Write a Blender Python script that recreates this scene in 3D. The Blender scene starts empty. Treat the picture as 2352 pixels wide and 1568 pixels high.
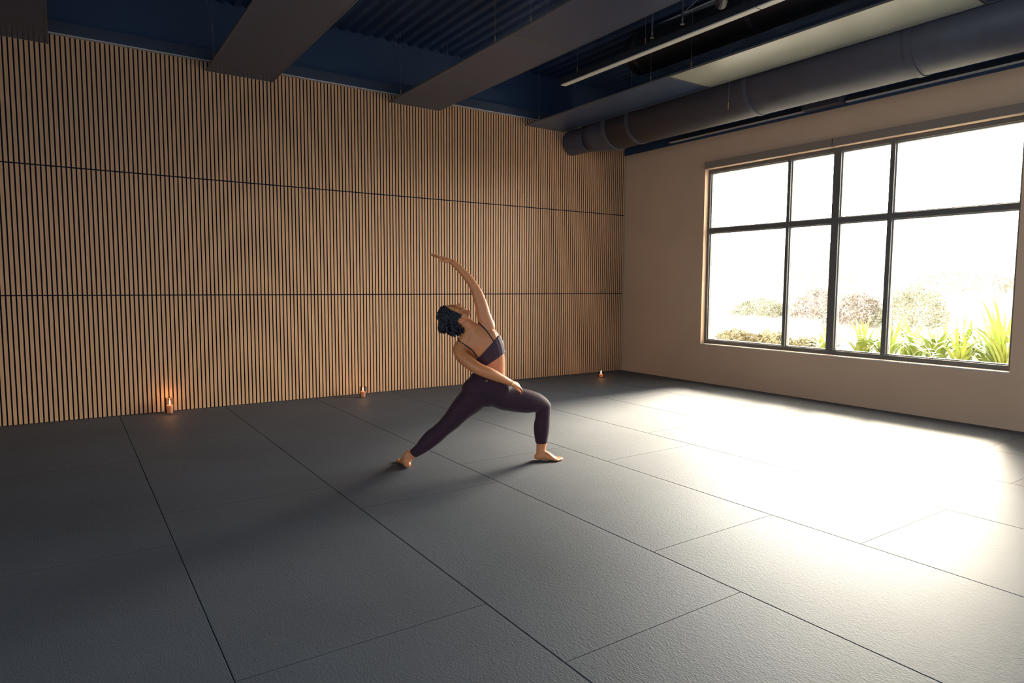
import bpy, bmesh, math, random
from mathutils import Vector, Matrix
from mathutils.bvhtree import BVHTree
random.seed(7)
S = bpy.context.scene
COL = S.collection

# ------------------------------------------------------------------ camera
cam_d = bpy.data.cameras.new('camera')
cam_d.sensor_width = 36.0
cam_d.lens = 23.246
cam_d.clip_start = 0.05
cam_d.clip_end = 300
cam = bpy.data.objects.new('camera', cam_d)
COL.objects.link(cam)
_r = Vector((0.82784, -0.56095, 0.00490)); _u = Vector((0.04284, 0.07194, 0.99649)); _f = Vector((0.55933, 0.82472, -0.08359))
cam.matrix_world = Matrix(((_r.x, _u.x, -_f.x, -7.3555), (_r.y, _u.y, -_f.y, -7.7249), (_r.z, _u.z, -_f.z, 1.3314), (0, 0, 0, 1)))
S.camera = cam

# ------------------------------------------------------------------ colour management
S.view_settings.view_transform = 'Standard'
S.view_settings.look = 'None'
S.view_settings.gamma = 1.0
S.view_settings.use_curve_mapping = False
S.view_settings.exposure = 0.0

# ------------------------------------------------------------------ light
world = bpy.data.worlds.new('world'); S.world = world
world.use_nodes = True
bg = world.node_tree.nodes['Background']
bg.inputs['Color'].default_value = (1.0, 0.985, 0.94, 1)
_nt = world.node_tree   # hazy sky: bright towards the horizon, dimmer overhead
_tc = _nt.nodes.new('ShaderNodeTexCoord'); _sx = _nt.nodes.new('ShaderNodeSeparateXYZ'); _mr = _nt.nodes.new('ShaderNodeMapRange')
_mr.inputs['From Min'].default_value = .25; _mr.inputs['From Max'].default_value = .62
_mr.inputs['To Min'].default_value = 36.0; _mr.inputs['To Max'].default_value = 2.5
_nt.links.new(_tc.outputs['Generated'], _sx.inputs['Vector']); _nt.links.new(_sx.outputs['Z'], _mr.inputs['Value']); _nt.links.new(_mr.outputs['Result'], bg.inputs['Strength'])

def add_light(name, kind, loc, direction, energy, color, **kw):
    d = bpy.data.lights.new(name, kind); d.energy = energy; d.color = color
    for k, v in kw.items(): setattr(d, k, v)
    o = bpy.data.objects.new(name, d); COL.objects.link(o); o.location = loc
    o.rotation_euler = Vector(direction).to_track_quat('-Z', 'Y').to_euler()
    return o
EL = math.radians(35)
add_light('sun', 'SUN', (6, 1, 6), (-.980*math.cos(EL), -.20*math.cos(EL), -math.sin(EL)), 36.0, (1.0, .83, .63), angle=math.radians(18))
EH = math.radians(25)   # broad glow of the hazy sky around the sun
add_light('haze_glow', 'SUN', (6, 1, 5), (-.95*math.cos(EH), -.31*math.cos(EH), -math.sin(EH)), 8.5, (1.0, .84, .64), angle=math.radians(20))
# daylight portal filling the window opening
pt = add_light('window_portal', 'AREA', (0.26, -3.41, 1.74), (-1, 0, 0), 1.0, (1, 1, 1), shape='RECTANGLE', size=3.66, size_y=2.4)
pt.data.cycles.is_portal = True
# added cool fill lamps, unseen: one behind the camera, one at the left
add_light('rear_fill', 'AREA', (-5.4, -13.2, 1.75), (0, 1, -0.05), 290.0, (.66, .80, 1.0), shape='RECTANGLE', size=9.4, size_y=3.0)
add_light('side_fill', 'AREA', (-10.5, -6.5, 1.6), (1, 0.1, -0.1), 60.0, (.72, .85, 1.0), shape='RECTANGLE', size=6.0, size_y=2.4, spread=math.radians(95))

# ------------------------------------------------------------------ materials
def s2l(c):
    c /= 255.0
    return c/12.92 if c <= .04045 else ((c+.055)/1.055)**2.4
def rgb(r, g, b): return (s2l(r), s2l(g), s2l(b), 1)
def mat(name, col, rough=.6, metal=0.0, noise=0.0, nscale=20.0, bump=0.0, bscale=200.0, spec=.5, emit=None, estr=0.0, sheen=0.0, sss=0.0, stretch=None, bdist=.002):
    m = bpy.data.materials.new(name); m.use_nodes = True
    nt = m.node_tree; b = nt.nodes['Principled BSDF']
    b.inputs['Base Color'].default_value = col
    b.inputs['Roughness'].default_value = rough
    b.inputs['Metallic'].default_value = metal
    b.inputs['Specular IOR Level'].default_value = spec
    if sheen: b.inputs['Sheen Weight'].default_value = sheen
    if sss:
        b.inputs['Subsurface Weight'].default_value = sss
        b.inputs['Subsurface Radius'].default_value = (.6, .25, .12)
        b.inputs['Subsurface Scale'].default_value = .012
    if emit:
        b.inputs['Emission Color'].default_value = emit
        b.inputs['Emission Strength'].default_value = estr
    tc = nt.nodes.new('ShaderNodeTexCoord')
    mp = nt.nodes.new('ShaderNodeMapping'); nt.links.new(tc.outputs['Object'], mp.inputs['Vector'])
    if stretch: mp.inputs['Scale'].default_value = stretch
    if noise:
        n = nt.nodes.new('ShaderNodeTexNoise'); n.inputs['Scale'].default_value = nscale; n.inputs['Detail'].default_value = 5
        nt.links.new(mp.outputs['Vector'], n.inputs['Vector'])
        r = nt.nodes.new('ShaderNodeMapRange')
        r.inputs['To Min'].default_value = 1-noise; r.inputs['To Max'].default_value = 1+noise
        r.inputs['From Min'].default_value = .3; r.inputs['From Max'].default_value = .7
        nt.links.new(n.outputs['Fac'], r.inputs['Value'])
        mx = nt.nodes.new('ShaderNodeVectorMath'); mx.operation = 'SCALE'
        mx.inputs[0].default_value = col[:3]
        nt.links.new(r.outputs['Result'], mx.inputs['Scale'])
        nt.links.new(mx.outputs['Vector'], b.inputs['Base Color'])
    if bump:
        n2 = nt.nodes.new('ShaderNodeTexNoise'); n2.inputs['Scale'].default_value = bscale; n2.inputs['Detail'].default_value = 3
        nt.links.new(mp.outputs['Vector'], n2.inputs['Vector'])
        bp = nt.nodes.new('ShaderNodeBump'); bp.inputs['Strength'].default_value = bump; bp.inputs['Distance'].default_value = bdist
        nt.links.new(n2.outputs['Fac'], bp.inputs['Height']); nt.links.new(bp.outputs['Normal'], b.inputs['Normal'])
    return m

M = {}
M['slat'] = mat('oak_slat', (.58, .31, .145, 1), .55, noise=.16, nscale=9, stretch=(25, 1, .6))
M['felt'] = mat('black_felt', (.010, .012, .026, 1), .95, spec=.1)
M['taupe'] = mat('taupe_plaster', (.64, .43, .275, 1), .8, noise=.05, nscale=1.2, bump=.15, bscale=90, spec=.2)
M['plain'] = mat('grey_plaster', (.16, .15, .15, 1), .9)
M['deck'] = mat('navy_painted_deck', (.026, .054, .12, 1), .6, noise=.2, nscale=2)
M['darkwall'] = mat('dark_upper_paint', (.024, .048, .10, 1), .8)
M['panel'] = mat('charcoal_ceiling_panel', (.042, .060, .11, 1), .32, noise=.06, nscale=3, bump=.05, bscale=6, spec=.5)
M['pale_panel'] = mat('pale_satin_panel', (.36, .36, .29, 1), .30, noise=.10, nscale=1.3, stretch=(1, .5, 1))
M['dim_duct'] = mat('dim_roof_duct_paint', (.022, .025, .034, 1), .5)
M['metal_lip'] = mat('metal_lip', (.42, .40, .38, 1), .5)
M['band'] = mat('dark_band_paint', (.030, .040, .068, 1), .7)
M['cassette'] = mat('cassette_fabric', (.27, .195, .14, 1), .7)
M['edge'] = mat('panel_edge_strip', (.17, .155, .14, 1), .4, metal=.3)
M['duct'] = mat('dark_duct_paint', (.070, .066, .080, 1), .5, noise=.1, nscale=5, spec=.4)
M['strip'] = mat('white_diffuser', (.62, .58, .5, 1), .5)
M['housing'] = mat('black_housing', (.02, .02, .025, 1), .5)
M['frame'] = mat('bronze_window_frame', (.12, .11, .096, 1), .45, spec=.5)
M['bead'] = mat('glazing_bead', (.30, .27, .23, 1), .5)
M['sill'] = mat('white_sill', (.62, .58, .52, 1), .5)
M['cable'] = mat('steel_cable', (.25, .24, .22, 1), .4, metal=.8)
M['brass'] = mat('brass_ferrule', (.75, .5, .2, 1), .3, metal=1.0)
M['skin'] = mat('skin', (.62, .225, .08, 1), .48, noise=.05, nscale=18, bump=.08, bscale=260, sss=.12, spec=.45)
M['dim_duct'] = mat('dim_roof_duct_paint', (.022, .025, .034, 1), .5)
M['lip'] = mat('lips', (.42, .12, .09, 1), .4)
M['hair'] = mat('dark_curly_hair', (.010, .011, .016, 1), .65, bump=.8, bscale=120, bdist=.004)
M['legging'] = mat('plum_leggings', (.038, .013, .022, 1), .7, sheen=.10, bump=.08, bscale=400, spec=.22)
M['bra'] = mat('plum_bra', (.045, .016, .026, 1), .6, sheen=.14, spec=.3)
M['strap'] = mat('dark_strap', (.012, .010, .02, 1), .7)
M['eye'] = mat('eye_white', (.7, .66, .6, 1), .2)
M['badge'] = mat('badge_print', (.5, .3, .15, 1), .4, metal=.4)
M['wax'] = mat('ivory_wax', (.72, .40, .27, 1), .5, sss=.5, emit=(1.0, .30, .10, 1), estr=.22)  # slight emission put into the wax to brighten the candle body
M['wick'] = mat('wick', (.02, .015, .01, 1), .9)
M['flame'] = mat('flame', (1, .6, .2, 1), .5, emit=(1.0, .62, .25, 1), estr=14.0)
M['leaf_green'] = mat('shrub_leaf', (.23, .235, .16, 1), .6, noise=.4, nscale=4)
M['leaf_red'] = mat('reddish_shrub_leaf', (.24, .21, .18, 1), .6, noise=.3, nscale=4)
M['leaf_strap'] = mat('strap_leaf', (.26, .34, .085, 1), .45, noise=.3, nscale=6)
M['twig'] = mat('twig', (.3, .24, .18, 1), .8)
M['soil'] = mat('garden_ground', (.22, .21, .18, 1), .9, noise=.25, nscale=2.5)

def glass_mat(name, tint, gloss):
    m = bpy.data.materials.new(name); m.use_nodes = True; nt = m.node_tree; nt.nodes.clear()
    o = nt.nodes.new('ShaderNodeOutputMaterial'); t = nt.nodes.new('ShaderNodeBsdfTransparent'); t.inputs['Color'].default_value = tint
    g = nt.nodes.new('ShaderNodeBsdfGlossy'); g.inputs['Roughness'].default_value = .02; g.inputs['Color'].default_value = (1, 1, 1, 1)
    f = nt.nodes.new('ShaderNodeFresnel'); f.inputs['IOR'].default_value = gloss
    x = nt.nodes.new('ShaderNodeMixShader')
    nt.links.new(f.outputs[0], x.inputs[0]); nt.links.new(t.outputs[0], x.inputs[1]); nt.links.new(g.outputs[0], x.inputs[2]); nt.links.new(x.outputs[0], o.inputs[0])
    return m
M['glass'] = glass_mat('window_glass', (.97, .98, .97, 1), 1.35)
M['smoke_glass'] = glass_mat('candle_glass', (.84, .80, .78, 1), 1.3)

def floor_material():
    m = mat('dark_tatami_mat', (.059, .069, .086, 1), .62, noise=.10, nscale=1.6, spec=.38)
    nt = m.node_tree; b = nt.nodes['Principled BSDF']
    tc = nt.nodes.new('ShaderNodeTexCoord')
    mp = nt.nodes.new('ShaderNodeMapping'); mp.inputs['Scale'].default_value = (1.0, 1.0, 1)
    nt.links.new(tc.outputs['Object'], mp.inputs['Vector'])
    n1 = nt.nodes.new('ShaderNodeTexVoronoi'); n1.inputs['Scale'].default_value = 170
    mp.inputs['Scale'].default_value = (1.0, .55, 1)
    nt.links.new(mp.outputs['Vector'], n1.inputs['Vector'])
    n2 = nt.nodes.new('ShaderNodeTexNoise'); n2.inputs['Scale'].default_value = 55; n2.inputs['Detail'].default_value = 6
    nt.links.new(mp.outputs['Vector'], n2.inputs['Vector'])
    ad = nt.nodes.new('ShaderNodeMath'); ad.operation = 'ADD'
    nt.links.new(n1.outputs['Distance'], ad.inputs[0]); nt.links.new(n2.outputs['Fac'], ad.inputs[1])
    bp = nt.nodes.new('ShaderNodeBump'); bp.inputs['Strength'].default_value = .5; bp.inputs['Distance'].default_value = .0016
    nt.links.new(ad.outputs[0], bp.inputs['Height']); nt.links.new(bp.outputs['Normal'], b.inputs['Normal'])
    return m
M['mat'] = floor_material()

# ------------------------------------------------------------------ mesh helpers
class MB:
    def __init__(s): s.v = []; s.f = []
    def add(s, vs, fs):
        k = len(s.v); s.v += [tuple(p) for p in vs]; s.f += [tuple(i+k for i in f) for f in fs]
    def box(s, x0, x1, y0, y1, z0, z1):
        s.add([(x0,y0,z0),(x1,y0,z0),(x1,y1,z0),(x0,y1,z0),(x0,y0,z1),(x1,y0,z1),(x1,y1,z1),(x0,y1,z1)],
              [(0,3,2,1),(4,5,6,7),(0,1,5,4),(1,2,6,5),(2,3,7,6),(3,0,4,7)])
    def tube(s, pts, r, n=10, cap=True):
        pts = [Vector(p) for p in pts]
        rs = r if isinstance(r, (list, tuple)) else [r]*len(pts)
        rings = []; ref = None
        for i, p in enumerate(pts):
            t = (pts[min(i+1, len(pts)-1)] - pts[max(i-1, 0)]).normalized()
            if ref is None: ref = Vector((0, 0, 1)) if abs(t.z) < .9 else Vector((1, 0, 0))
            a = (ref - t*ref.dot(t)).normalized(); ref = a; b = t.cross(a)
            rings.append([p + (a*math.cos(2*math.pi*j/n) + b*math.sin(2*math.pi*j/n))*rs[i] for j in range(n)])
        vs = [q for g in rings for q in g]; fs = []
        for i in range(len(pts)-1):
            for j in range(n):
                fs.append((i*n+j, i*n+(j+1) % n, (i+1)*n+(j+1) % n, (i+1)*n+j))
        if cap:
            fs.append(tuple(range(n-1, -1, -1))); fs.append(tuple((len(pts)-1)*n+j for j in range(n)))
        s.add(vs, fs)
    def lathe(s, cx, cy, prof, n=24):
        vs = []; fs = []
        for (r, z) in prof: vs += [(cx+r*math.cos(2*math.pi*j/n), cy+r*math.sin(2*math.pi*j/n), z) for j in range(n)]
        for i in range(len(prof)-1):
            for j in range(n): fs.append((i*n+j, i*n+(j+1) % n, (i+1)*n+(j+1) % n, (i+1)*n+j))
        s.add(vs, fs)
    def ellipsoid(s, c, ax, n=16, m=10):
        """ax: three Vectors, the semi-axes"""
        vs = [Vector(c)+ax[2]]; fs = []
        for i in range(1, m):
            th = math.pi*i/m
            for j in range(n):
                ph = 2*math.pi*j/n
                vs.append(Vector(c)+ax[0]*(math.sin(th)*math.cos(ph))+ax[1]*(math.sin(th)*math.sin(ph))+ax[2]*math.cos(th))
        vs.append(Vector(c)-ax[2]); last = len(vs)-1
        for j in range(n):
            fs.append((0, 1+j, 1+(j+1) % n))
            for i in range(m-2): a = 1+i*n; fs.append((a+j, a+n+j, a+n+(j+1) % n, a+(j+1) % n))
            fs.append((1+(m-2)*n+j, last, 1+(m-2)*n+(j+1) % n))
        s.add(vs, fs)
    def mesh(s, name):
        me = bpy.data.meshes.new(name); me.from_pydata(s.v, [], s.f); me.update(); return me
    def build(s, name, m, parent=None, smooth=False, bevel=0):
        me = s.mesh(name)
        return link(name, me, m, parent, smooth, bevel)
def fix_normals(me):
    bm = bmesh.new(); bm.from_mesh(me); bmesh.ops.recalc_face_normals(bm, faces=bm.faces); bm.to_mesh(me); bm.free()
def link(name, me, m, parent=None, smooth=False, bevel=0):
    fix_normals(me)
    o = bpy.data.objects.new(name, me); COL.objects.link(o)
    me.materials.append(m)
    if parent is not None:
        o.parent = parent
        if parent.type == 'EMPTY': o.matrix_parent_inverse = Matrix.Translation(-parent.location)
    if smooth:
        for p in me.polygons: p.use_smooth = True
    if bevel:
        b = o.modifiers.new('bevel', 'BEVEL'); b.width = bevel; b.segments = 2; b.limit_method = 'ANGLE'
    return o
def struct(o): o['kind'] = 'structure'; return o
def tag(o, label, cat, group=None):
    o['label'] = label; o['category'] = cat
    if group: o['group'] = group
    return o
def thing(name, loc, label, cat, group=None):
    o = bpy.data.objects.new(name, None); COL.objects.link(o); o.location = loc; o.empty_display_size = .1
    return tag(o, label, cat, group)

# ================================================================== ROOM
XL, YB, ZC = -10.7, -13.4, 4.32
# floor: fitted grid of one by two metre tatami mats with open joints, over a screed
fl = MB(); fl.box(XL, .30, YB, .25, -.12, -.03)
xs = [0, -1.055, -2.03, -2.99, -3.965, -4.948, -5.935, -6.932, -7.93, -8.93, -9.93, XL]
g = .0011
def mat_tile(x0, x1, y0, y1):
    c = .0026
    x0 += g; x1 -= g; y0 += g*.35; y1 -= g*.35
    k = [(x0, y0), (x1, y0), (x1, y1), (x0, y1)]
    q = [(x0+c, y0+c*.5), (x1-c, y0+c*.5), (x1-c, y1-c*.5), (x0+c, y1-c*.5)]
    vs = [(a, b, -.03) for a, b in k] + [(a, b, -.0035) for a, b in k] + [(a, b, 0) for a, b in q]
    fs = [(3, 2, 1, 0), (8, 9, 10, 11)]
    for i in range(4):
        j = (i+1) % 4; fs += [(i, j, j+4, i+4), (i+4, j+4, j+8, i+8)]
    fl.add(vs, fs)
for i in range(len(xs)-1):
    y0 = -5.45 if i % 2 == 0 else -5.975
    ys = sorted(set([round(y0+1.955*k, 3) for k in range(-5, 4) if YB+.05 < y0+1.955*k < -.05] + [YB, 0.0]))
    for j in range(len(ys)-1): mat_tile(xs[i+1], xs[i], ys[j], ys[j+1])
floor = struct(fl.build('floor', M['mat']))

# back wall behind the slats, left, rear, right (with window opening)
b = MB(); b.box(XL-.2, .35, .032, .25, -.12, ZC); struct(b.build('wall_back', M['darkwall']))
b = MB(); b.box(XL-.2, XL, YB, .03, -.12, ZC); struct(b.build('wall_left', M['plain']))
b = MB(); b.box(XL-.2, .35, YB-.2, YB, -.12, ZC); struct(b.build('wall_front', M['plain']))
WY0, WY1, WZ0, WZ1, WT = -5.235, -1.575, .545, 2.93, .26
b = MB()
b.box(0, WT, YB, WY0, -.12, 3.355); b.box(0, WT, WY1, .03, -.12, 3.355)
b.box(0, WT, WY0, WY1, -.12, WZ0-.012); b.box(0, WT, WY0, WY1, WZ1, 3.355)
struct(b.build('wall_right', M['taupe']))
b = MB(); b.box(-.03, WT, YB, .03, 3.355, ZC); struct(b.build('trim_1', M['darkwall']))
# corrugated roof deck
cm = MB(); n = 300; vs = []; fs = []
for i in range(n+1):
    x = XL + (0.3-XL)*i/n
    z = ZC - (.028 if i % 4 in (0, 1) else 0)
    vs += [(x, YB-.2, z), (x, .25, z), (x, .25, z+.12), (x, YB-.2, z+.12)]
for i in range(n):
    a = i*4; c = a+4
    fs += [(a, a+1, c+1, c), (a+3, c+3, c+2, a+2)]
cm.add(vs, fs); struct(cm.build('ceiling', M['deck']))
# dark perimeter angle capping the slats, with its light lip
b = MB(); b.box(XL, -.035, -.045, .03, 3.653, 3.664); struct(b.build('trim_2', M['metal_lip']))
b = MB(); b.box(XL, -.035, -.035, .03, 3.666, 3.775); struct(b.build('trim_3', M['band']))

# ------------------------------------------------------------------ slat panelling: three rows
names = [('lowest row of oak slat wall panelling, standing on the floor', 0.004, 1.214),
         ('middle row of oak slat wall panelling, between the two dark horizontal joints', 1.226, 2.434),
         ('top row of oak slat wall panelling, meeting the dark ceiling', 2.446, 3.652)]
for lab, z0, z1 in names:
    t = thing('slat_panel', (-5.3, -.012, z0), lab, 'wall panel', 'rows of slat wall panelling')
    f = MB(); f.box(XL, 0, .006, .03, z0-(.003 if z0 < .1 else .006), z1+.006); f.build('felt_backing', M['felt'], t)
    s_ = MB(); co = MB(); x = -.012
    while x > XL+.03:
        s_.box(x-.0272, x, -.0125, -.0112, z0, z1); co.box(x-.0270, x-.0002, -.0111, .006, z0, z1-.0005); x -= .03995
    s_.build('slats', M['slat'], t); co.build('slat_cores', M['felt'], t)

# ------------------------------------------------------------------ window
wf = MB(); FX0, FX1 = .075, .175
wf.box(FX0, FX1, WY0, WY1, WZ0, WZ0+.052); wf.box(FX0, FX1, WY0, WY1, WZ1-.045, WZ1)
wf.box(FX0, FX1, WY0, WY0+.035, WZ0+.052, WZ1-.045); wf.box(FX0, FX1, WY1-.035, WY1, WZ0+.052, WZ1-.045)
win = struct(wf.build('window_1', M['frame'], bevel=.003)); win.name = 'window_1'
mull = [(-2.825, -2.783), (-3.456, -3.366), (-4.050, -4.000)]
for a, c in mull:
    m_ = MB(); m_.box(FX0-.004, FX1, a, c, WZ0+.04, WZ1-.03); m_.build('mullion', M['frame'], win, bevel=.003)
tr = MB(); tr.box(FX0-.002, FX1, WY0+.03, WY1-.03, 2.073, 2.133); tr.build('transom', M['frame'], win, bevel=.003)
cols = [(WY1-.035, mull[0][1]), (mull[0][0], mull[1][1]), (mull[1][0], mull[2][1]), (mull[2][0], WY0+.035)]
for c1, c0 in cols:
    for (za, zb) in ((WZ0+.052, 2.073), (2.133, WZ1-.045)):
        p = MB(); p.box(.120, .126, c0, c1, za, zb); p.build('pane', M['glass'], win)
        d = MB(); w = .012
        for xa, xb in ((.100, .119), (.127, .150)):
            d.box(xa, xb, c0, c0+w, za, zb); d.box(xa, xb, c1-w, c1, za, zb)
            d.box(xa, xb, c0+w, c1-w, za, za+w); d.box(xa, xb, c0+w, c1-w, zb-w, zb)
        d.build('glazing_bead', M['bead'], win)
sl = MB(); sl.box(-.006, .075, WY0, WY1, WZ0-.012, WZ0); sl.build('window_sill', M['sill'], win, bevel=.002)
for lab, a, c in (('roller shade cassette over the left half of the window', -3.405, -1.612), ('roller shade cassette over the right half of the window', -5.30, -3.412)):
    r_ = MB(); r_.box(-.048, -.001, a, c, WZ1-.004, WZ1+.085)
    t = thing('roller_shade', (-.04, (a+c)/2, WZ1), lab, 'roller shade', 'roller shades above the window')
    r_.build('cassette', M['cassette'], t, bevel=.004)
    for ye in (a-.003, c+.003):
        e = MB(); e.box(-.050, -.001, ye-.003, ye+.003, WZ1-.006, WZ1+.088); e.build('end_cap', M['cassette'], t)

# ------------------------------------------------------------------ suspended ceiling panels
rows = [(-8.05, -7.365, 'leftmost row, over the left edge of the slat wall'), (-6.017, -5.338, 'second row from the left'),
        (-3.955, -3.268, 'third row from the left'), (-1.915, -1.240, 'row nearest the window')]
segs = [(-2.640, -.006, 'end panel touching the slat wall'), (-5.335, -2.650, 'second panel out from the slat wall'), (-8.03, -5.345, 'third panel out from the slat wall')]
PZ = 3.560
for ri, (x0, x1, rl) in enumerate(rows):
    for si, (y0, y1, slb) in enumerate(segs):
        if ri == 0 and si == 2: continue
        t = thing('ceiling_panel', ((x0+x1)/2, (y0+y1)/2, PZ), ('pale satin' if (ri == 3 and si == 1) else 'long dark')+' suspended ceiling panel, %s, %s' % (rl, slb), 'ceiling panel', 'suspended acoustic ceiling panels')
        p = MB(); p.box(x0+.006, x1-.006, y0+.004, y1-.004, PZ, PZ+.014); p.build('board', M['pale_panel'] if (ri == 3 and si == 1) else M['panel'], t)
        for xa in (x0, x1-.008):
            e = MB(); e.box(xa, xa+.008, y0, y1, PZ-.003, PZ+.016); e.build('edge_strip', M['edge'], t)
        for ya in (y0, y1-.008):
            e = MB(); e.box(x0+.008, x1-.008, ya, ya+.008, PZ-.002, PZ+.015); e.build('end_strip', M['edge'], t)
        for xa in (x0+.03, x1-.03):
            for ya in (y0+.28, y1-.28):
                c = MB(); c.tube([(xa, ya, PZ+.013), (xa, ya, ZC-.02)], .0022, 6)
                if ri == 1 or ri == 2: c.tube([(xa, ya, PZ+.32), (xa-.07, ya, ZC-.02)], .002, 6)
                c.build('suspension_cable', M['cable'], t)
                f = MB(); f.tube([(xa, ya, PZ+.013), (xa, ya, PZ+.085)], .0055, 8); f.build('cable_grip', M['brass'], t)

# linear pendant lights running between the panel rows
def pendant(x, ys, lab):
    t = thing('linear_pendant_light', (x, ys[0], 3.60), lab, 'ceiling light', 'unlit linear pendant lights')
    h = MB(); h.box(x-.036, x+.036, ys[-1], ys[0], 3.598, 3.665); h.build('housing', M['housing'], t, bevel=.003)
    for a, c in zip(ys[:-1], ys[1:]):
        d = MB(); d.box(x-.033, x+.033, c+.006, a-.006, 3.588, 3.599); d.build('diffuser', M['strip'], t)
    for y in (ys[0]-.25, ys[0]-1.28, ys[0]-2.6):
        c = MB(); c.tube([(x, y, 3.66), (x, y, ZC-.02)], .0022, 6); c.build('suspension_cable', M['cable'], t)
        f = MB(); f.tube([(x, y, 3.66), (x, y, 3.73)], .006, 8); f.build('cable_grip', M['brass'], t)
pendant(-2.57, [-1.67, -4.22, -6.7], 'unlit white linear light hanging in the ceiling gap nearest the window')
pendant(-6.70, [-1.60, -4.22, -6.7], 'unlit linear light at the top frame edge near the left corner')

# small dark gear tucked above the panels
t = thing('track_spotlight', (-2.75, -3.95, 3.80), 'small dark spotlight hanging above the long linear light', 'spotlight')
b = MB(); b.tube([(-2.62, -3.90, 3.80), (-2.52, -3.80, 3.775)], .05, 16); b.build('head', M['duct'], t, smooth=False)
b = MB(); b.tube([(-2.62, -3.90, 3.84), (-2.62, -3.90, ZC-.02)], .008, 8); b.build('stem', M['housing'], t)
b = MB(); b.box(-2.43, -2.33, -3.93, -3.915, 3.73, 3.742); b.build('bracket', M['edge'], t)
b = MB(); b.tube([(-2.66, -3.86, 3.83), (-2.72, -3.72, 3.80), (-2.76, -3.60, 3.72)], .004, 6); b.build('cord', M['edge'], t)
for (x, y, z, lab) in ((-2.38, -3.24, 3.86, 'right hand sprinkler head dropping from the dark roof'), (-2.36, -2.83, 3.86, 'left hand sprinkler head dropping from the dark roof')):
    t = thing('sprinkler_head', (x, y, z), lab, 'sprinkler', 'sprinkler heads above the panels')
    b = MB(); b.tube([(x, y, z), (x, y, ZC-.02)], .011, 8); b.build('drop_pipe', M['duct'], t)
    b = MB(); b.lathe(x, y, [(0, z-.05), (.02, z-.05), (.022, z-.045), (.006, z-.03), (.012, z), (0, z)], 12); b.build('deflector', M['edge'], t)

# upper round duct between the pendant and the panel row nearest the window
def ring_pts(cx, cz, r, y, n): return [(cx+r*math.cos(2*math.pi*j/n), y, cz+r*math.sin(2*math.pi*j/n)) for j in range(n)]
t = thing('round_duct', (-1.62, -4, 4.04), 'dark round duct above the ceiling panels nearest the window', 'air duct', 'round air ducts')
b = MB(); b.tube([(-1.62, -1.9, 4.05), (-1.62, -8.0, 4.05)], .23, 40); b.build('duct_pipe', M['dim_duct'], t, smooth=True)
for y in (-2.0, -3.5, -5.0, -6.5):
    b = MB(); b.tube([(-1.62, y, 4.05), (-1.62, y-.05, 4.05)], .234, 40); b.build('joint_ring', M['dim_duct'], t, smooth=False)

# main duct along the window wall with its elbow at the slat wall
DX, DZ, DR = -.94, 3.492, .285
t = thing('round_duct', (DX, -4, DZ), 'large dark round duct running along the window wall below the ceiling', 'air duct', 'round air ducts')
b = MB(); b.tube([(DX, -.80, DZ), (DX, -8.2, DZ)], DR-.012, 48); b.build('duct_pipe', M['duct'], t, smooth=True)
for ya, yb, dr in ((-.78, -.86, .004), (-1.25, -1.30, -.004), (-3.05, -3.10, -.005), (-4.70, -4.76, -.003)):
    b = MB(); b.tube([(DX, ya, DZ), (DX, yb, DZ)], DR+dr, 48); b.build('joint_ring', M['duct'], t, smooth=False)
b = MB()
b.tube([(DX, -.80, DZ-.01), (DX-.01, -.70, DZ-.02), (DX-.04, -.58, DZ-.035), (DX-.09, -.46, DZ-.06), (DX-.13, -.36, DZ-.075)], [.262, .258, .235, .2, .175], 36)
b.build('elbow', M['duct'], t, smooth=True)
b = MB(); b.tube([(DX-.13, -.38, DZ-.075), (DX-.16, -.035, DZ-.085)], .175, 36)
b.build('wall_spigot', M['duct'], t, smooth=False)
for y in (-1.1, -2.9, -4.7, -6.5):
    b = MB(); b.tube([(DX-.02, y, DZ+DR-.02), (DX-.02, y, ZC-.02)], .004, 6); b.build('hanger_rod', M['cable'], t)
t = thing('hanging_wire', (-1.24, -2.88, 3.5), 'thin loose wire hanging beside the large duct', 'wire')
b = MB(); b.tube([(-1.235, -2.9, 3.56), (-1.238, -2.9, 3.42), (-1.24, -2.9, 3.34)], .0022, 6); b.build('cord', M['cable'], t)
b = MB(); b.tube([(-1.24, -2.9, 3.345), (-1.24, -2.9, 3.27)], .0045, 8); b.build('brass_end', M['brass'], t)

# slim strip lights on the dark band above the window, and the box between them
for y0, y1, lab in ((-3.061, -.972, 'slim strip light above the left half of the window'), (-8.0, -3.557, 'slim strip light above the right half of the window')):
    t = thing('strip_light', (-.05, (y0+y1)/2, 3.40), lab, 'strip light', 'slim strip lights above the window')
    b = MB(); b.box(-.07, -.031, y0, y1, 3.392, 3.43); b.build('housing', M['housing'], t)
    b = MB(); b.box(-.078, -.034, y0+.002, y1-.002, 3.381, 3.392); b.build('diffuser', M['strip'], t)
b = MB(); b.box(-.16, -.031, -3.54, -3.08, 3.372, 3.47); b.box(-.15, -.031, -3.50, -3.12, 3.47, 3.50)
tag(b.build('junction_box', M['duct'], bevel=.005), 'dark oblong box between the two strip lights above the window', 'junction box')

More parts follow.
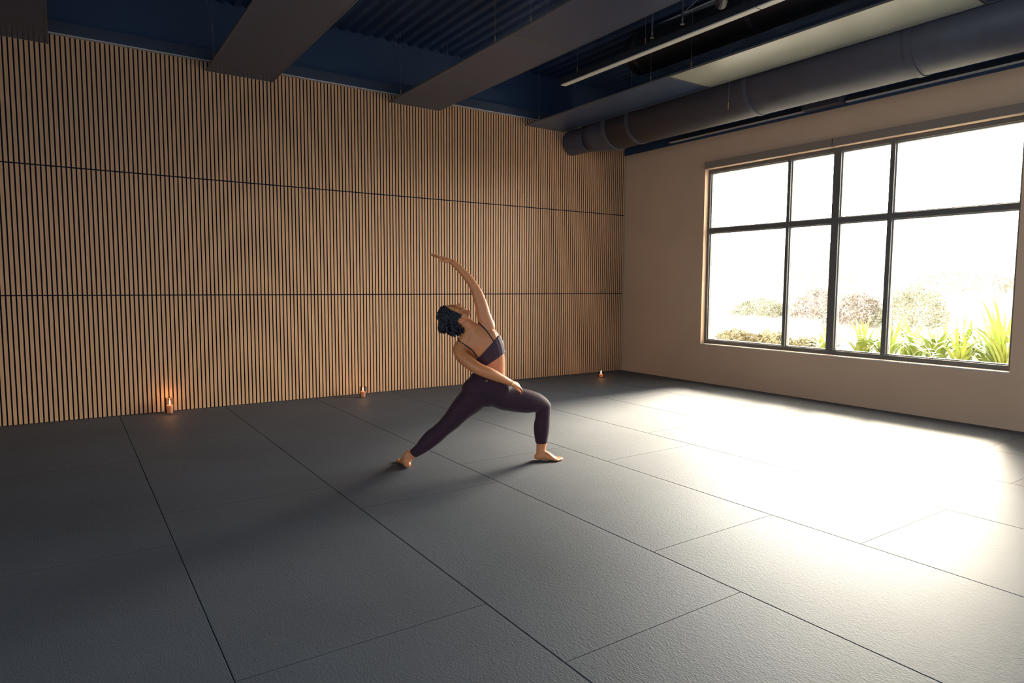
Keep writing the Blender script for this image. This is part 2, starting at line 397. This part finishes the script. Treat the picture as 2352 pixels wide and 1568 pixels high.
# ------------------------------------------------------------------ candles
def candle(x, y, r, h, wax_h, lab, power):
    t = thing('candle', (x, y, 0), lab, 'candle', 'candles along the slat wall')
    w = MB(); w.lathe(x, y, [(0, .006), (r*.80, .006), (r*.82, .010), (r*.82, wax_h-.004), (r*.78, wax_h), (r*.55, wax_h-.003), (0, wax_h-.006)], 28)
    wo = w.build('wax', M['wax'], t, smooth=True)
    k = MB(); k.tube([(x, y, wax_h-.006), (x+.001, y, wax_h+.008)], .0012, 6); k.build('wick', M['wick'], wo)
    f = MB(); f.lathe(x, y, [(0, wax_h+.003), (.0042, wax_h+.009), (.0062, wax_h+.019), (.0048, wax_h+.034), (.0022, wax_h+.047), (0, wax_h+.058)], 12)
    f.build('flame', M['flame'], t, smooth=True)
    if h > .09:
        gl = MB(); gl.lathe(x, y, [(0, .001), (r, .001), (r, h), (r-.0025, h), (r-.0025, .005), (0, .005)], 32); gl.build('glass_holder', M['smoke_glass'], t, smooth=False)
    else:
        gl = MB(); gl.lathe(x, y, [(0, .001), (r*.9, .001), (r, .02), (r, wax_h+.012), (r-.003, wax_h+.012), (r-.003, .02), (r*.9-.002, .005), (0, .005)], 32); gl.build('glass_holder', M['smoke_glass'], t, smooth=False)
    d = bpy.data.lights.new('candle_glow', 'POINT'); d.energy = power; d.color = (1, .42, .12); d.shadow_soft_size = .006
    o = bpy.data.objects.new('candle_glow', d); COL.objects.link(o); o.location = (x, y, wax_h+.075)
    o.parent = t; o.matrix_parent_inverse = Matrix.Translation(-t.location)
candle(-6.486, -.128, .039, .160, .085, 'tallest candle in a glass cylinder, at the left, glowing on the slats', .75)
candle(-4.434, -.250, .040, .126, .068, 'middle candle in a shorter glass cylinder, near the centre of the slat wall', .35)
candle(-.849, -.470, .040, .058, .046, 'small low candle by the far corner of the room', .35)

# ------------------------------------------------------------------ garden outside
def ground_h(x, y):
    if x < 1.2: return .38
    if x < 5: return .38+(x-1.2)*.035
    if x < 14: return .51+(x-5)*.17
    return 2.04+(x-14)*.10
gb = MB(); nx, ny = 60, 60; vs = []; fs = []
for i in range(nx+1):
    for j in range(ny+1):
        x = .30+(40-.30)*(i/nx)**1.6; y = -14+44*j/ny
        vs.append((x, y, ground_h(x, y)+.05*math.sin(x*2.1+y)*math.cos(y*1.3) - (.05 if i == 0 else 0)))
for i in range(nx):
    for j in range(ny): a = i*(ny+1)+j; fs.append((a, a+ny+1, a+ny+2, a+1))
gb.add(vs, fs); gr = gb.build('garden_ground', M['soil'], smooth=True); struct(gr)

def leaf_quad(mb, p, d, n_, l, w):
    s_ = d.cross(n_).normalized()*w
    mb.add([p, p+d*l*.5+s_, p+d*l, p+d*l*.5-s_], [(0, 1, 2, 3)])
def rnd_dir():
    while True:
        v = Vector((random.uniform(-1, 1), random.uniform(-1, 1), random.uniform(-1, 1)))
        if .1 < v.length < 1: return v.normalized()
def shrub(x, y, rx, ry, h, n, m, lab, ls=.048):
    z0 = ground_h(x, y)-.03
    t = thing('garden_shrub', (x, y, z0), lab, 'shrub', 'shrubs in the garden outside')
    tw = MB()
    for k in range(9):
        d = rnd_dir(); d.z = abs(d.z)+.5; d.normalize()
        tw.tube([(x, y, z0), (x+d.x*rx*.4, y+d.y*ry*.4, z0+d.z*h*.5), (x+d.x*rx*.8, y+d.y*ry*.8, z0+d.z*h*.8)], [.012, .008, .003], 5)
    tw.build('branches', M['twig'], t)
    lf = MB()
    for k in range(int(n*1.9)):
        d = rnd_dir(); d.z = abs(d.z)*1.0-.12
        bump_ = 1+.13*math.sin(d.x*7+x)*math.cos(d.y*9+y)
        q = Vector((x+d.x*rx*bump_, y+d.y*ry*bump_, z0+max(.02, d.z*h*bump_)))*1.0
        inw = random.random()**2*.35
        q = q.lerp(Vector((x, y, z0+h*.4)), inw)
        leaf_quad(lf, q, rnd_dir(), rnd_dir(), ls*random.uniform(.6, 1.2), ls*.28)
    lf.build('foliage', m, t)
LG, LR = M['leaf_green'], M['leaf_red']
shrub(6.2, 1.85, .62, .70, .44, 2600, LG, 'pale rounded shrub seen through the leftmost lower pane')
shrub(6.2, .45, .62, .50, .76, 2600, LR, 'reddish rounded shrub seen through the second lower pane')
shrub(5.8, -.62, .60, .52, .70, 3000, LR, 'dense rounded shrub seen through the left part of the third lower pane')
shrub(5.8, -1.70, .75, .62, .82, 3400, LG, 'largest rounded shrub, behind the mullion left of the widest right pane')
shrub(9.5, -1.0, .9, 1.15, .60, 2600, LR, 'far shrub on the slope, seen through the right lower pane')
shrub(9.9, -2.7, .8, 1.0, .55, 2200, LG, 'far shrub on the slope, at the right window edge')
shrub(10.5, 3.1, .8, 1.3, .5, 2000, LG, 'far shrub on the slope, behind the leftmost pane')
shrub(1.75, -.85, .28, .42, .30, 1500, LG, 'low shrub just outside the left end of the window sill', .05)
shrub(1.75, -1.50, .28, .42, .30, 1500, LG, 'low shrub just outside, left of the first mullion', .05)
shrub(1.85, -2.05, .25, .30, .24, 900, LG, 'low shrub just outside, below the second pane', .05)
def strap_plant(x, y, n, L, lab):
    z0 = ground_h(x, y)-.02
    lf = MB()
    for k in range(int(n*1.4)):
        az = random.uniform(0, 2*math.pi); lean = random.uniform(.15, 1.05); l = L*random.uniform(.65, 1.25); w = random.uniform(.015, .026)
        h_ = Vector((math.cos(az), math.sin(az), 0)); sd = Vector((-h_.y, h_.x, 0))
        vs = []; m_ = 8; p = Vector((x, y, z0))+h_*random.uniform(0, .06)+sd*random.uniform(-.05, .05)
        for i in range(m_+1):
            u = i/m_; ang = math.pi/2-lean*.5-lean*1.9*u*u
            if i: p = p+(h_*math.cos(ang)+Vector((0, 0, math.sin(ang))))*(l/m_)
            ww = w*(1-u**2.5)*(.7+.6*u) + .0006
            up = Vector((0, 0, -.006))
            vs += [p-sd*ww, p+up*(1-u), p+sd*ww]
        fs = []
        for i in range(m_): a = i*3; fs += [(a, a+1, a+4, a+3), (a+1, a+2, a+5, a+4)]
        lf.add(vs, fs)
    tag(lf.build('strap_leaf_plant', M['leaf_strap'], smooth=True), lab, 'plant', 'strap leaved plants under the window')
sp = [(1.5, -2.55, 26, .42, 'smallest strap-leaved plant, beside the low shrubs in the second pane'),
      (1.7, -2.95, 34, .50, 'strap-leaved plant at the left of the third lower pane'),
      (1.6, -3.32, 36, .55, 'strap-leaved plant at the right of the third lower pane'),
      (1.9, -3.55, 36, .56, 'strap-leaved plant directly behind the third mullion'),
      (1.6, -3.92, 40, .56, 'strap-leaved plant at the left of the widest right lower pane'),
      (1.9, -4.10, 36, .60, 'strap-leaved plant left of centre in the widest right lower pane'),
      (1.3, -4.28, 36, .52, 'nearest strap-leaved plant, low in the middle of the right lower pane'),
      (1.7, -4.45, 44, .66, 'tall strap-leaved plant right of centre in the right lower pane'),
      (1.4, -4.72, 54, .78, 'tallest strap-leaved plant, at the right edge of the window'),
      (2.2, -4.9, 40, .74, 'strap-leaved plant half hidden behind the tallest one'),
      (2.4, -3.2, 30, .5, 'strap-leaved plant set furthest back, in the third lower pane')]
for a in sp: strap_plant(*a)


# ================================================================== PERSON
R3 = Vector((.82762, -.56129, 0)); F3 = Vector((.56129, .82762, 0)); U3 = Vector((0, 0, 1))
CH={
 'thigh_r':[(-4.7354,-3.6175,0.5477,0.098,0.105),(-4.6643,-3.6416,0.5075,0.094,0.100),(-4.6094,-3.6607,0.4882,0.088,0.092),(-4.4960,-3.6953,0.4656,0.085,0.086),(-4.4202,-3.7165,0.4524,0.072,0.074),(-4.3638,-3.7306,0.4283,0.058,0.060)],
 'shin_r':[(-4.3600,-3.7332,0.4237,0.058,0.058),(-4.3594,-3.7336,0.3403,0.053,0.054),(-4.3664,-3.7288,0.2589,0.058,0.056),(-4.3659,-3.7255,0.1766,0.048,0.048),(-4.3652,-3.7236,0.1177,0.038,0.038),(-4.3686,-3.7213,0.0615,0.034,0.034),(-4.3713,-3.7195,0.0298,0.034,0.032)],
 'thigh_l':[(-4.8119,-3.5717,0.5593,0.105,0.108),(-4.8769,-3.5397,0.4875,0.098,0.100),(-4.9391,-3.5096,0.4237,0.083,0.088),(-5.0045,-3.4833,0.3453,0.068,0.072),(-5.0642,-3.4610,0.2874,0.058,0.060)],
 'shin_l':[(-5.0624,-3.4622,0.2896,0.057,0.058),(-5.1292,-3.4350,0.2252,0.057,0.056),(-5.2068,-3.4005,0.1520,0.044,0.045),(-5.2777,-3.3681,0.0966,0.030,0.032),(-5.3024,-3.3562,0.0728,0.030,0.031),(-5.3215,-3.3529,0.0434,0.032,0.032)],
 'torso':[(-4.7822,-3.5979,0.5154,0.100,0.085),(-4.7822,-3.5978,0.5603,0.155,0.118),(-4.7731,-3.6040,0.6221,0.140,0.105),(-4.7622,-3.6114,0.6804,0.114,0.085),(-4.7623,-3.6114,0.7453,0.113,0.080),(-4.7697,-3.6063,0.8099,0.120,0.085),(-4.7888,-3.5970,0.8658,0.134,0.092),(-4.8174,-3.5800,0.9235,0.135,0.092),(-4.8502,-3.5638,0.9735,0.115,0.075),(-4.8774,-3.5514,1.0069,0.065,0.055)],
 'neck':[(-4.8619,-3.5620,0.9794,0.060,0.055),(-4.8936,-3.5465,1.0237,0.053,0.052),(-4.9279,-3.5293,1.0590,0.052,0.052),(-4.9621,-3.5121,1.0843,0.050,0.055)],
 'arm_r':[(-4.8003,-3.5880,0.9677,0.060,0.055),(-4.7819,-3.6041,1.0233,0.060,0.058),(-4.7919,-3.6034,1.0622,0.056,0.054),(-4.8056,-3.5941,1.1117,0.053,0.050),(-4.8211,-3.5835,1.1907,0.047,0.044),(-4.8421,-3.5693,1.2673,0.041,0.040),(-4.8630,-3.5552,1.3219,0.035,0.036),(-4.8948,-3.5360,1.3784,0.032,0.034),(-4.9379,-3.5104,1.4347,0.027,0.029),(-4.9710,-3.4916,1.4736,0.025,0.028),(-5.0017,-3.4732,1.5026,0.020,0.028)],
 'arm_l':[(-4.9169,-3.5428,0.9085,0.050,0.055),(-4.9719,-3.5417,0.8857,0.052,0.055),(-4.9907,-3.5833,0.8355,0.049,0.050),(-4.9750,-3.6423,0.7944,0.047,0.047),(-4.9441,-3.7056,0.7557,0.044,0.044),(-4.9085,-3.7394,0.7322,0.042,0.043),(-4.8582,-3.7638,0.7089,0.041,0.040),(-4.7788,-3.7753,0.6720,0.033,0.033),(-4.7192,-3.7735,0.6454,0.026,0.028),(-4.6781,-3.7652,0.6280,0.021,0.028)],
}
def catmull(P, sub=4):
    out = []
    n = len(P)
    for i in range(n-1):
        p0, p1, p2, p3 = P[max(i-1, 0)], P[i], P[i+1], P[min(i+2, n-1)]
        for k in range(sub):
            t = k/sub
            out.append([.5*((2*b_)+(-a_+c_)*t+(2*a_-5*b_+4*c_-d_)*t*t+(-a_+3*b_-3*c_+d_)*t**3) for a_, b_, c_, d_ in zip(p0, p1, p2, p3)])
    out.append(list(P[-1])); return out
def loft(P, ref, inf=0.0, n=22, sub=4, cap=True):
    """tube through (x, y, z, a, b): b is the half depth along ref, a across it"""
    Q = catmull(P, sub); mb = MB(); rings = []
    C_ = [Vector(q[:3]) for q in Q]
    for i, q in enumerate(Q):
        t = (C_[min(i+1, len(Q)-1)]-C_[max(i-1, 0)]).normalized()
        w = t.cross(ref).normalized(); dp = w.cross(t).normalized()
        rings.append((C_[i], t, w*(q[3]+inf), dp*(q[4]+inf)))
    if cap:
        c, t, w, d = rings[0]; m_ = min(w.length, d.length); pre = [(c-t*m_*k, t, w*s_, d*s_) for k, s_ in ((.85, .35), (.6, .68), (.3, .9))]
        c, t, w, d = rings[-1]; m_ = min(w.length, d.length); post = [(c+t*m_*k, t, w*s_, d*s_) for k, s_ in ((.3, .9), (.6, .68), (.85, .35))]
        rings = pre+rings+post
    vs = []; fs = []
    for c, t, w, d in rings: vs += [c+w*math.cos(2*math.pi*j/n)+d*math.sin(2*math.pi*j/n) for j in range(n)]
    for i in range(len(rings)-1):
        for j in range(n): fs.append((i*n+j, i*n+(j+1) % n, (i+1)*n+(j+1) % n, (i+1)*n+j))
    fs.append(tuple(range(n))); fs.append(tuple((len(rings)-1)*n+j for j in range(n)))
    mb.add(vs, fs); return mb
def cut(mb, planes):
    """closed copy of mb cut by (point, normal) planes, keeping the side the normal points away from"""
    me = mb.mesh('tmp'); bm = bmesh.new(); bm.from_mesh(me); bmesh.ops.recalc_face_normals(bm, faces=bm.faces)
    for p, nrm in planes:
        g_ = bmesh.ops.bisect_plane(bm, geom=list(bm.verts)+list(bm.edges)+list(bm.faces), plane_co=p, plane_no=nrm, clear_outer=True)
        ed = [e for e in g_['geom_cut'] if isinstance(e, bmesh.types.BMEdge)]
        if ed: bmesh.ops.holes_fill(bm, edges=ed, sides=0)
    bm.verts.index_update()
    out = MB(); out.add([v.co.copy() for v in bm.verts], [tuple(v.index for v in f.verts) for f in bm.faces]); bm.free(); bpy.data.meshes.remove(me)
    return out
def fuse(mbs, voxel, smooth_it=4, factor=.5, post=None):
    a = MB()
    for m_ in mbs: a.add(m_.v, m_.f)
    me = a.mesh('raw'); fix_normals(me)
    o = bpy.data.objects.new('raw', me); COL.objects.link(o)
    r = o.modifiers.new('r', 'REMESH'); r.mode = 'VOXEL'; r.voxel_size = voxel; r.use_smooth_shade = True
    if smooth_it:
        s_ = o.modifiers.new('s', 'SMOOTH'); s_.factor = factor; s_.iterations = smooth_it
    dg = bpy.context.evaluated_depsgraph_get(); dg.update()
    out = bpy.data.meshes.new_from_object(o.evaluated_get(dg))
    bpy.data.objects.remove(o); bpy.data.meshes.remove(me)
    if post: post(out)
    return out
def ell(c, f_, c_, s_, F_, C_, S_): 
    m = MB(); m.ellipsoid(c, (F_*f_, C_*c_, S_*s_)); return m

# ---- head frame: HF = where the face points (up to the ceiling), HC = crown, HS = across (to the far side)
HO = Vector((-4.9984, -3.4875, 1.1027))
HF = (R3*.29+U3*.95-F3*.10).normalized(); HC = (-R3*.955+U3*.30); HC = (HC-HF*HC.dot(HF)).normalized(); HS = HC.cross(HF).normalized()
if HS.dot(F3) < 0: HS = -HS
def hp(f_, c_, s_=0.0): return HO+HF*f_+HC*c_+HS*s_
def he(f_, c_, s_, rf, rc, rs): return ell(hp(f_, c_, s_), rf, rc, rs, HF, HC, HS)
head = [he(.0, .012, 0, .088, .092, .073), he(.018, -.035, 0, .066, .062, .058), he(.045, -.075, 0, .034, .036, .036),
        he(.064, -.094, 0, .018, .017, .02), he(.03, -.072, .035, .036, .034, .022), he(.03, -.072, -.035, .036, .034, .022),
        he(.068, .030, 0, .018, .016, .050), he(.060, -.012, .034, .022, .018, .018), he(.060, -.012, -.034, .022, .018, .018)]
def chain(pts, r, ref, inf=0, sub=3, n=12): return loft([(*p, rr if not isinstance(rr, tuple) else rr[0], rr if not isinstance(rr, tuple) else rr[1]) for p, rr in zip(pts, r)], ref, inf, n=n, sub=sub)
head += [chain([hp(.078, .020), hp(.088, .004), hp(.100, -.014), hp(.099, -.023), hp(.082, -.026)], [.0065, .008, .0095, .0095, .007], HS),
         he(.088, -.022, .009, .008, .007, .007), he(.088, -.022, -.009, .008, .007, .007),
         he(.078, -.050, 0, .012, .017, .024), he(.0865, -.046, 0, .0065, .005, .018), he(.0855, -.057, 0, .007, .0055, .016), he(.072, -.070, 0, .010, .012, .016)]
for s_ in (1, -1):  # ears
    head += [he(.004, -.066, s_*.060, .015, .024, .007), he(.010, -.088, s_*.056, .008, .010, .006),
             chain([hp(.018, -.074, s_*.063), hp(.014, -.050, s_*.067), hp(-.002, -.042, s_*.069), hp(-.013, -.055, s_*.068), hp(-.010, -.076, s_*.064)], [.0045]*5, HS)]

# ---- hands
def hand(W, d, nrm, thumb, bend, spread=.10, scale=1.0, thumb_out=.6, tb=None):
    """W wrist, d finger direction, nrm out of the back of the hand, thumb side direction"""
    d = d.normalized(); nrm = (nrm-d*nrm.dot(d)).normalized(); th = d.cross(nrm).normalized()
    if th.dot(thumb) < 0: th = -th
    k = scale; parts = []
    pl = [(W-d*.012*k, .017, .026), (W+d*.012*k, .017, .027), (W+d*.04*k, .0165, .036), (W+d*.068*k, .0145, .040), (W+d*.086*k, .011, .038)]
    parts.append(loft([(*p, a_*k, b_*k) for p, a_, b_ in pl], th, n=18, sub=3))
    lens = [(.040, .024, .019), (.044, .028, .021), (.041, .026, .020), (.032, .020, .018)]
    for i, off in enumerate((.0285, .0095, -.0095, -.0275)):
        p = W+d*(.083-.004*abs(i-1.2))*k+th*off*k
        dirn = (d+th*spread*(1.5-i)*.5).normalized(); ang = 0; pts = [p-d*.012*k, p]; rr = [.0092*k, .0092*k]
        b_ = bend[i] if isinstance(bend[0], tuple) else bend
        for L, a_ in zip(lens[i], b_):
            ang += a_
            p = p+(dirn*math.cos(ang)-nrm*math.sin(ang))*L*k; pts.append(p); rr.append((.0085-.0009*len(pts)*.5)*k)
        parts.append(loft([(*q, r_, r_) for q, r_ in zip(pts, rr)], th, n=10, sub=3))
    tp = W+d*.022*k+th*.022*k-nrm*.006*k
    td = (d*(1-thumb_out*.5)+th*thumb_out-nrm*.25).normalized() if tb is None else tb.normalized()
    t2 = (td+d*.45).normalized(); t3 = (t2+d*.25).normalized()
    pts = [tp-td*.014*k, tp+td*.012*k, tp+td*.034*k, tp+td*.034*k+t2*.028*k, tp+td*.034*k+t2*.028*k+t3*.022*k]
    parts.append(loft([(*q, r_*k, r_*k) for q, r_ in zip(pts, (.013, .0145, .0115, .0098, .0082))], nrm, n=10, sub=3))
    return parts
hR = hand(Vector((-5.0040, -3.4720, 1.5046)), (-R3*.925+U3*.37+F3*.05), (U3*.92+R3*.37), -F3, [(-.02, .03, .05), (.02, .05, .06), (.08, .08, .08), (.13, .12, .10)], scale=.93, thumb_out=.75)
hL = hand(Vector((-4.672, -3.762, .6265)), (R3*.72+F3*.62-U3*.34), (U3*.75-F3*.45+R3*.25), (R3*.3-F3*.7), [(.25, .7, .5), (.35, .8, .55), (.4, .8, .5), (.45, .8, .5)], scale=.88, thumb_out=.35)

# ---- feet
def foot(heel, d, L, ankle):
    d = d.normalized(); side = U3.cross(d); k = L/.235; out = []
    h = lambda t_, z, s_=0: (heel.x+d.x*t_*k+side.x*s_*k, heel.y+d.y*t_*k+side.y*s_*k, z)
    out.append(loft([(*h(.000, .026), .024, .024), (*h(.03, .036), .035, .030), (*h(.065, .040), .038, .031), (*h(.10, .034), .032, .033), (*h(.135, .025), .023, .037), (*h(.165, .017), .015, .040), (*h(.185, .013), .011, .039)], side, n=20, sub=3))
    out.append(loft([(*h(.032, .05), .032, .028), (*h(.030, .085), .031, .028), (*ankle, .030, .030)], side, n=20, sub=3))
    for i, (o_, l_, r_) in enumerate(((.030, .238, .0115), (.011, .234, .0085), (-.005, .226, .008), (-.020, .215, .0078), (-.033, .203, .0078))):
        out.append(loft([(*h(.165, .015, o_), r_, r_), (*h(l_-.022, .0145, o_*1.05), r_, r_), (*h(l_-.006, .010, o_*1.05), r_*.9, r_)], side, n=10, sub=3))
    return out
hr = Vector((-4.3925, -3.7052, 0)); hl = Vector((-5.322, -3.374, 0))
dl = Vector((.20, .98, 0))
fR = foot(hr, R3*.99-F3*.13, .193, (-4.3690, -3.7210, .10)); fL = foot(hl, dl, .212, (-5.300, -3.357, .10))
# (big toe on the body's inner side)
X = lambda k, inf=0, **kw: loft([tuple(p) for p in CH[k]], F3, inf, **kw)
def E3(p, r, a=1, b=1, c=1): 
    m = MB(); m.ellipsoid(Vector(p), (R3*r*a, F3*r*b, U3*r*c)); return m
glute = [E3((-4.742, -3.655, .568), .105, 1.0, .68, .95), E3((-4.862, -3.588, .566), .106, 1.0, .72, .95)]
calfs = [E3((-4.385, -3.735, .275), .05, .8, .9, 1.8), loft([(-5.105, -3.452, .262, .045, .045), (-5.155, -3.430, .222, .050, .046), (-5.215, -3.402, .165, .036, .036)], F3)]
lat = [loft([(-4.782, -3.618, .985, .05, .045), (-4.757, -3.622, .93, .055, .05), (-4.752, -3.610, .86, .05, .05)], F3)]
deltR = [E3((-4.7905, -3.602, 1.005), .062, 1, .95, 1.1)]
scap = [E3((-4.80, -3.643, .950), .06, 1.1, .5, 1.2), E3((-4.885, -3.600, .905), .06, 1.1, .5, 1.2)]
trap = [loft([(-4.790, -3.600, 1.01, .04, .045), (-4.862, -3.570, 1.012, .045, .045), (-4.905, -3.553, 1.015, .043, .045)], F3), 
        loft([(-4.955, -3.545, .915, .045, .045), (-4.925, -3.555, .965, .045, .045), (-4.905, -3.553, 1.01, .043, .045)], F3)]
def ground_clamp(me):
    for v in me.vertices:
        if v.co.z < .0015: v.co.z = .0015
body = [X(k) for k in CH]+lat+glute+calfs+deltR+scap+trap+head+hR+hL+fR+fL
bme = fuse(body, .0034, 3, .5, ground_clamp)
pl = Vector((-4.80, -3.60, 0))
person = link('person', bme, M['skin'], None, True)
tag(person, 'barefoot person in plum leggings and strappy bra, lunging with one arm reaching overhead', 'person')

# ---- leggings
def plane(a, b_): 
    a, b_ = Vector(a), Vector(b_); n_ = (b_-a).cross(F3).normalized(); return a, n_
wp, wn = plane((-4.9061, -3.6105, .7104), (-4.6798, -3.764, .5993))
if wn.z < 0: wn = -wn
IN = .0045
lt = cut(X('torso', IN), [(wp, wn)])
cr, cn = plane((-4.4242, -3.7319, .1319), (-4.3562, -3.778, .1323)); cn = -cn if cn.z > 0 else cn
sr = cut(X('shin_r', IN), [(cr, cn)])
cl, cn2 = plane((-5.2939, -3.3595, .116), (-5.2605, -3.3822, .0759)); cn2 = -cn2 if cn2.z > 0 else cn2
sl2 = cut(X('shin_l', IN), [(cl, cn2)])
def infl(lst, k=1.06):
    out = []
    for m_ in lst:
        c = sum((Vector(v) for v in m_.v), Vector())/len(m_.v); q = MB(); q.add([c+(Vector(v)-c)*k for v in m_.v], m_.f); out.append(q)
    return out
lme = fuse([lt, sr, sl2, X('thigh_r', IN), X('thigh_l', IN)]+infl(glute, 1.045)+infl(calfs, 1.1), .0045, 14)
link('leggings', lme, M['legging'], person, True)
wb = MB()   # stitched waistband line sits on the cloth as part of it

# ---- bra band with cups, straps
tp, tn = plane((-4.7532, -3.7142, .9686), (-4.879, -3.6288, .8039)); tn = -tn if tn.z < 0 else tn
bp_, bn = plane((-4.7258, -3.7328, .8322), (-4.8158, -3.6717, .7604)); bn = -bn if bn.z > 0 else bn
cups = [E3((-4.735, -3.565, .885), .07, 1, 1, 1), E3((-4.800, -3.520, .845), .07, 1, 1, 1)]
bb = [cut(m_, [(tp, tn), (bp_, bn)]) for m_ in [X('torso', .0065)]+infl(scap, 1.1)+infl(lat, 1.07)]+cups
bra_me = fuse(bb, .0036, 2)
bra = link('bra', bra_me, M['bra'], person, True)
bvh = BVHTree.FromPolygons([v.co.copy() for v in bme.vertices], [tuple(p.vertices) for p in bme.polygons])
def on_back(p, off=.0015):
    p = Vector(p); h = bvh.ray_cast(p-F3*.35, F3)
    return (h[0]+h[1]*off) if h[0] is not None else p
def strap(pts, name='strap'):
    q = [Vector(p) for p in pts]; line = []
    for a, b_ in zip(q[:-1], q[1:]):
        for k in range(7): line.append(on_back(a.lerp(b_, k/7)))
    line.append(on_back(q[-1]))
    for _ in range(2): line = [line[0]]+[(line[i-1]+line[i]*2+line[i+1])/4 for i in range(1, len(line)-1)]+[line[-1]]
    e = line[-1]; line += [e+U3*.012+F3*.02, e+U3*.012+F3*.05]
    m_ = MB(); m_.tube(line, .0048, 8); m_.build(name, M['strap'], bra, smooth=True)
strap([(-4.7775, -3.696, .925), (-4.8252, -3.6654, 1.0063), (-4.8417, -3.5817, 1.066)])
strap([(-4.872, -3.635, .797), (-4.9061, -3.6105, .8639), (-4.9700, -3.5176, .936)])
# underband seam line
# ---- badge on the leggings, bracelet on the lowered wrist
lb = BVHTree.FromPolygons([v.co.copy() for v in lme.vertices], [tuple(p.vertices) for p in lme.polygons])
h = lb.ray_cast(Vector((-4.8406, -3.6912, .6436))-F3*.3, F3)
if h[0] is not None:
    c, n_ = h[0], h[1]; a_ = n_.cross(U3).normalized(); b2 = n_.cross(a_)
    m_ = MB(); m_.tube([c+n_*.001+(a_*math.cos(t_)+b2*math.sin(t_))*.0065 for t_ in [2*math.pi*i/16 for i in range(17)]], .0016, 6)
    m_.tube([c+n_*.001-b2*.003, c+n_*.0012+b2*.003], .0016, 6); m_.build('badge', M['badge'], person)
bc = Vector((-4.688, -3.7665, .632)); bd = (Vector((-4.6781, -3.7652, .628))-Vector((-4.7192, -3.7735, .6454))).normalized()
a_ = bd.cross(F3).normalized(); b2 = bd.cross(a_)
m_ = MB(); m_.tube([bc+a_*math.cos(t_)*.0265+b2*math.sin(t_)*.0325 for t_ in [2*math.pi*i/28 for i in range(29)]], .0022, 8, cap=False)
m_.build('bracelet', M['brass'], person, smooth=True)
# ---- face details
for s_ in (1, -1):
    m_ = MB(); m_.ellipsoid(hp(.0655, .010, s_*.030), (HF*.0105, HC*.0105, HS*.012)); m_.build('eye', M['eye'], person, smooth=True)
    m_ = MB(); m_.tube([hp(.080, .020, s_*.016), hp(.0835, .026, s_*.030), hp(.074, .022, s_*.047)], [.002, .0026, .0014], 6); m_.build('eyebrow', M['hair'], person, smooth=True)
m_ = MB(); m_.tube([hp(.088, -.0515, -.020), hp(.0925, -.047, -.006), hp(.0915, -.049, 0), hp(.0925, -.047, .006), hp(.088, -.0515, .020)], [.001, .0032, .0028, .0032, .001], 8)
m_.tube([hp(.088, -.0515, -.019), hp(.0915, -.0575, 0), hp(.088, -.0515, .019)], [.001, .0042, .001], 8); m_.build('lips', M['lip'], person, smooth=True)

# ---- hair: heavy curly bob falling back and down
POLY = [(-0.0819, 0.0686), (-0.0327, 0.0634), (0.0270, 0.0300), (0.0450, -0.0019), (0.0500, -0.0458), (0.0800, -0.0731), (0.0766, -0.1062), (0.0491, -0.1228), (0.0107, -0.134), (-0.0278, -0.1265), (-0.0606, -0.1068), (-0.0969, -0.1103), (-0.1144, -0.0906), (-0.112, -0.0466), (-0.1052, 0.0083), (-0.093, 0.0466)]
def inside(x, y):
    c = False; n = len(POLY)
    for i in range(n):
        x1, y1 = POLY[i]; x2, y2 = POLY[(i+1) % n]
        if (y1 > y) != (y2 > y) and x < (x2-x1)*(y-y1)/(y2-y1)+x1: c = not c
    return c
def edge_d(x, y):
    m = 9
    for i in range(len(POLY)):
        a = Vector((*POLY[i], 0)); b_ = Vector((*POLY[(i+1) % len(POLY)], 0)); p = Vector((x, y, 0)); t_ = max(0, min(1, (p-a).dot(b_-a)/(b_-a).length_squared)); m = min(m, (p-a-(b_-a)*t_).length)
    return m
hair = []; random.seed(11); cnt = 0
scalp = MB(); scalp.ellipsoid(hp(.0, .012), (HF*.099, HC*.103, HS*.084), 32, 20)
hair.append(cut(scalp, [(hp(.052, 0), (HF*.97+HC*-.12).normalized()), (hp(0, -.055), -HC)]))
def clump(c, r):
    m_ = MB(); v1 = rnd_dir(); v2 = v1.cross(rnd_dir()).normalized(); v3 = v1.cross(v2)
    m_.ellipsoid(c, (v1*r*1.3, v2*r*.9, v3*r), 8, 6); hair.append(m_)
while cnt < 420:
    x, y, s_ = random.uniform(-.12, .1), random.uniform(-.14, .08), random.uniform(-1, 1)
    if not inside(x, y): continue
    r = random.uniform(.007, .014); e = edge_d(x, y)
    if e < r*.7: continue
    dmax = .098*min(1, (e/.04))**.5
    clump(HO+R3*x+U3*y+F3*(s_*dmax), r); cnt += 1
for k in range(420):   # curls lying on the scalp
    d = rnd_dir(); f_, c_, s_ = d.x*.101, .012+d.y*.105, d.z*.087
    if f_ > .050+.10*max(0, c_-.03) or c_ < -.05: continue
    clump(hp(f_, c_, s_), random.uniform(.006, .010))
for k in range(60):   # loose curls on the lower outline and at the nape
    i = 4+k % 10; a = Vector((*POLY[i], 0)).lerp(Vector((*POLY[(i+1) % 16], 0)), random.random())
    c = HO+R3*a.x*.95+U3*a.y*.95+F3*random.uniform(-.06, .06); pts = []
    dr = (R3*a.x*.25+U3*(-.6)+F3*random.uniform(-.2, .2)).normalized()
    p1 = dr.cross(F3).normalized(); 
    for q in range(12): t_ = q*.85; pts.append(c+dr*q*.0019+(p1*math.cos(t_)+F3*math.sin(t_))*.0055)
    m_ = MB(); m_.tube(pts, [.0032]*9+[.0026, .002, .001], 6); hair.append(m_)
hair_me = fuse(hair, .0028, 1)
link('hair', hair_me, M['hair'], person, True)
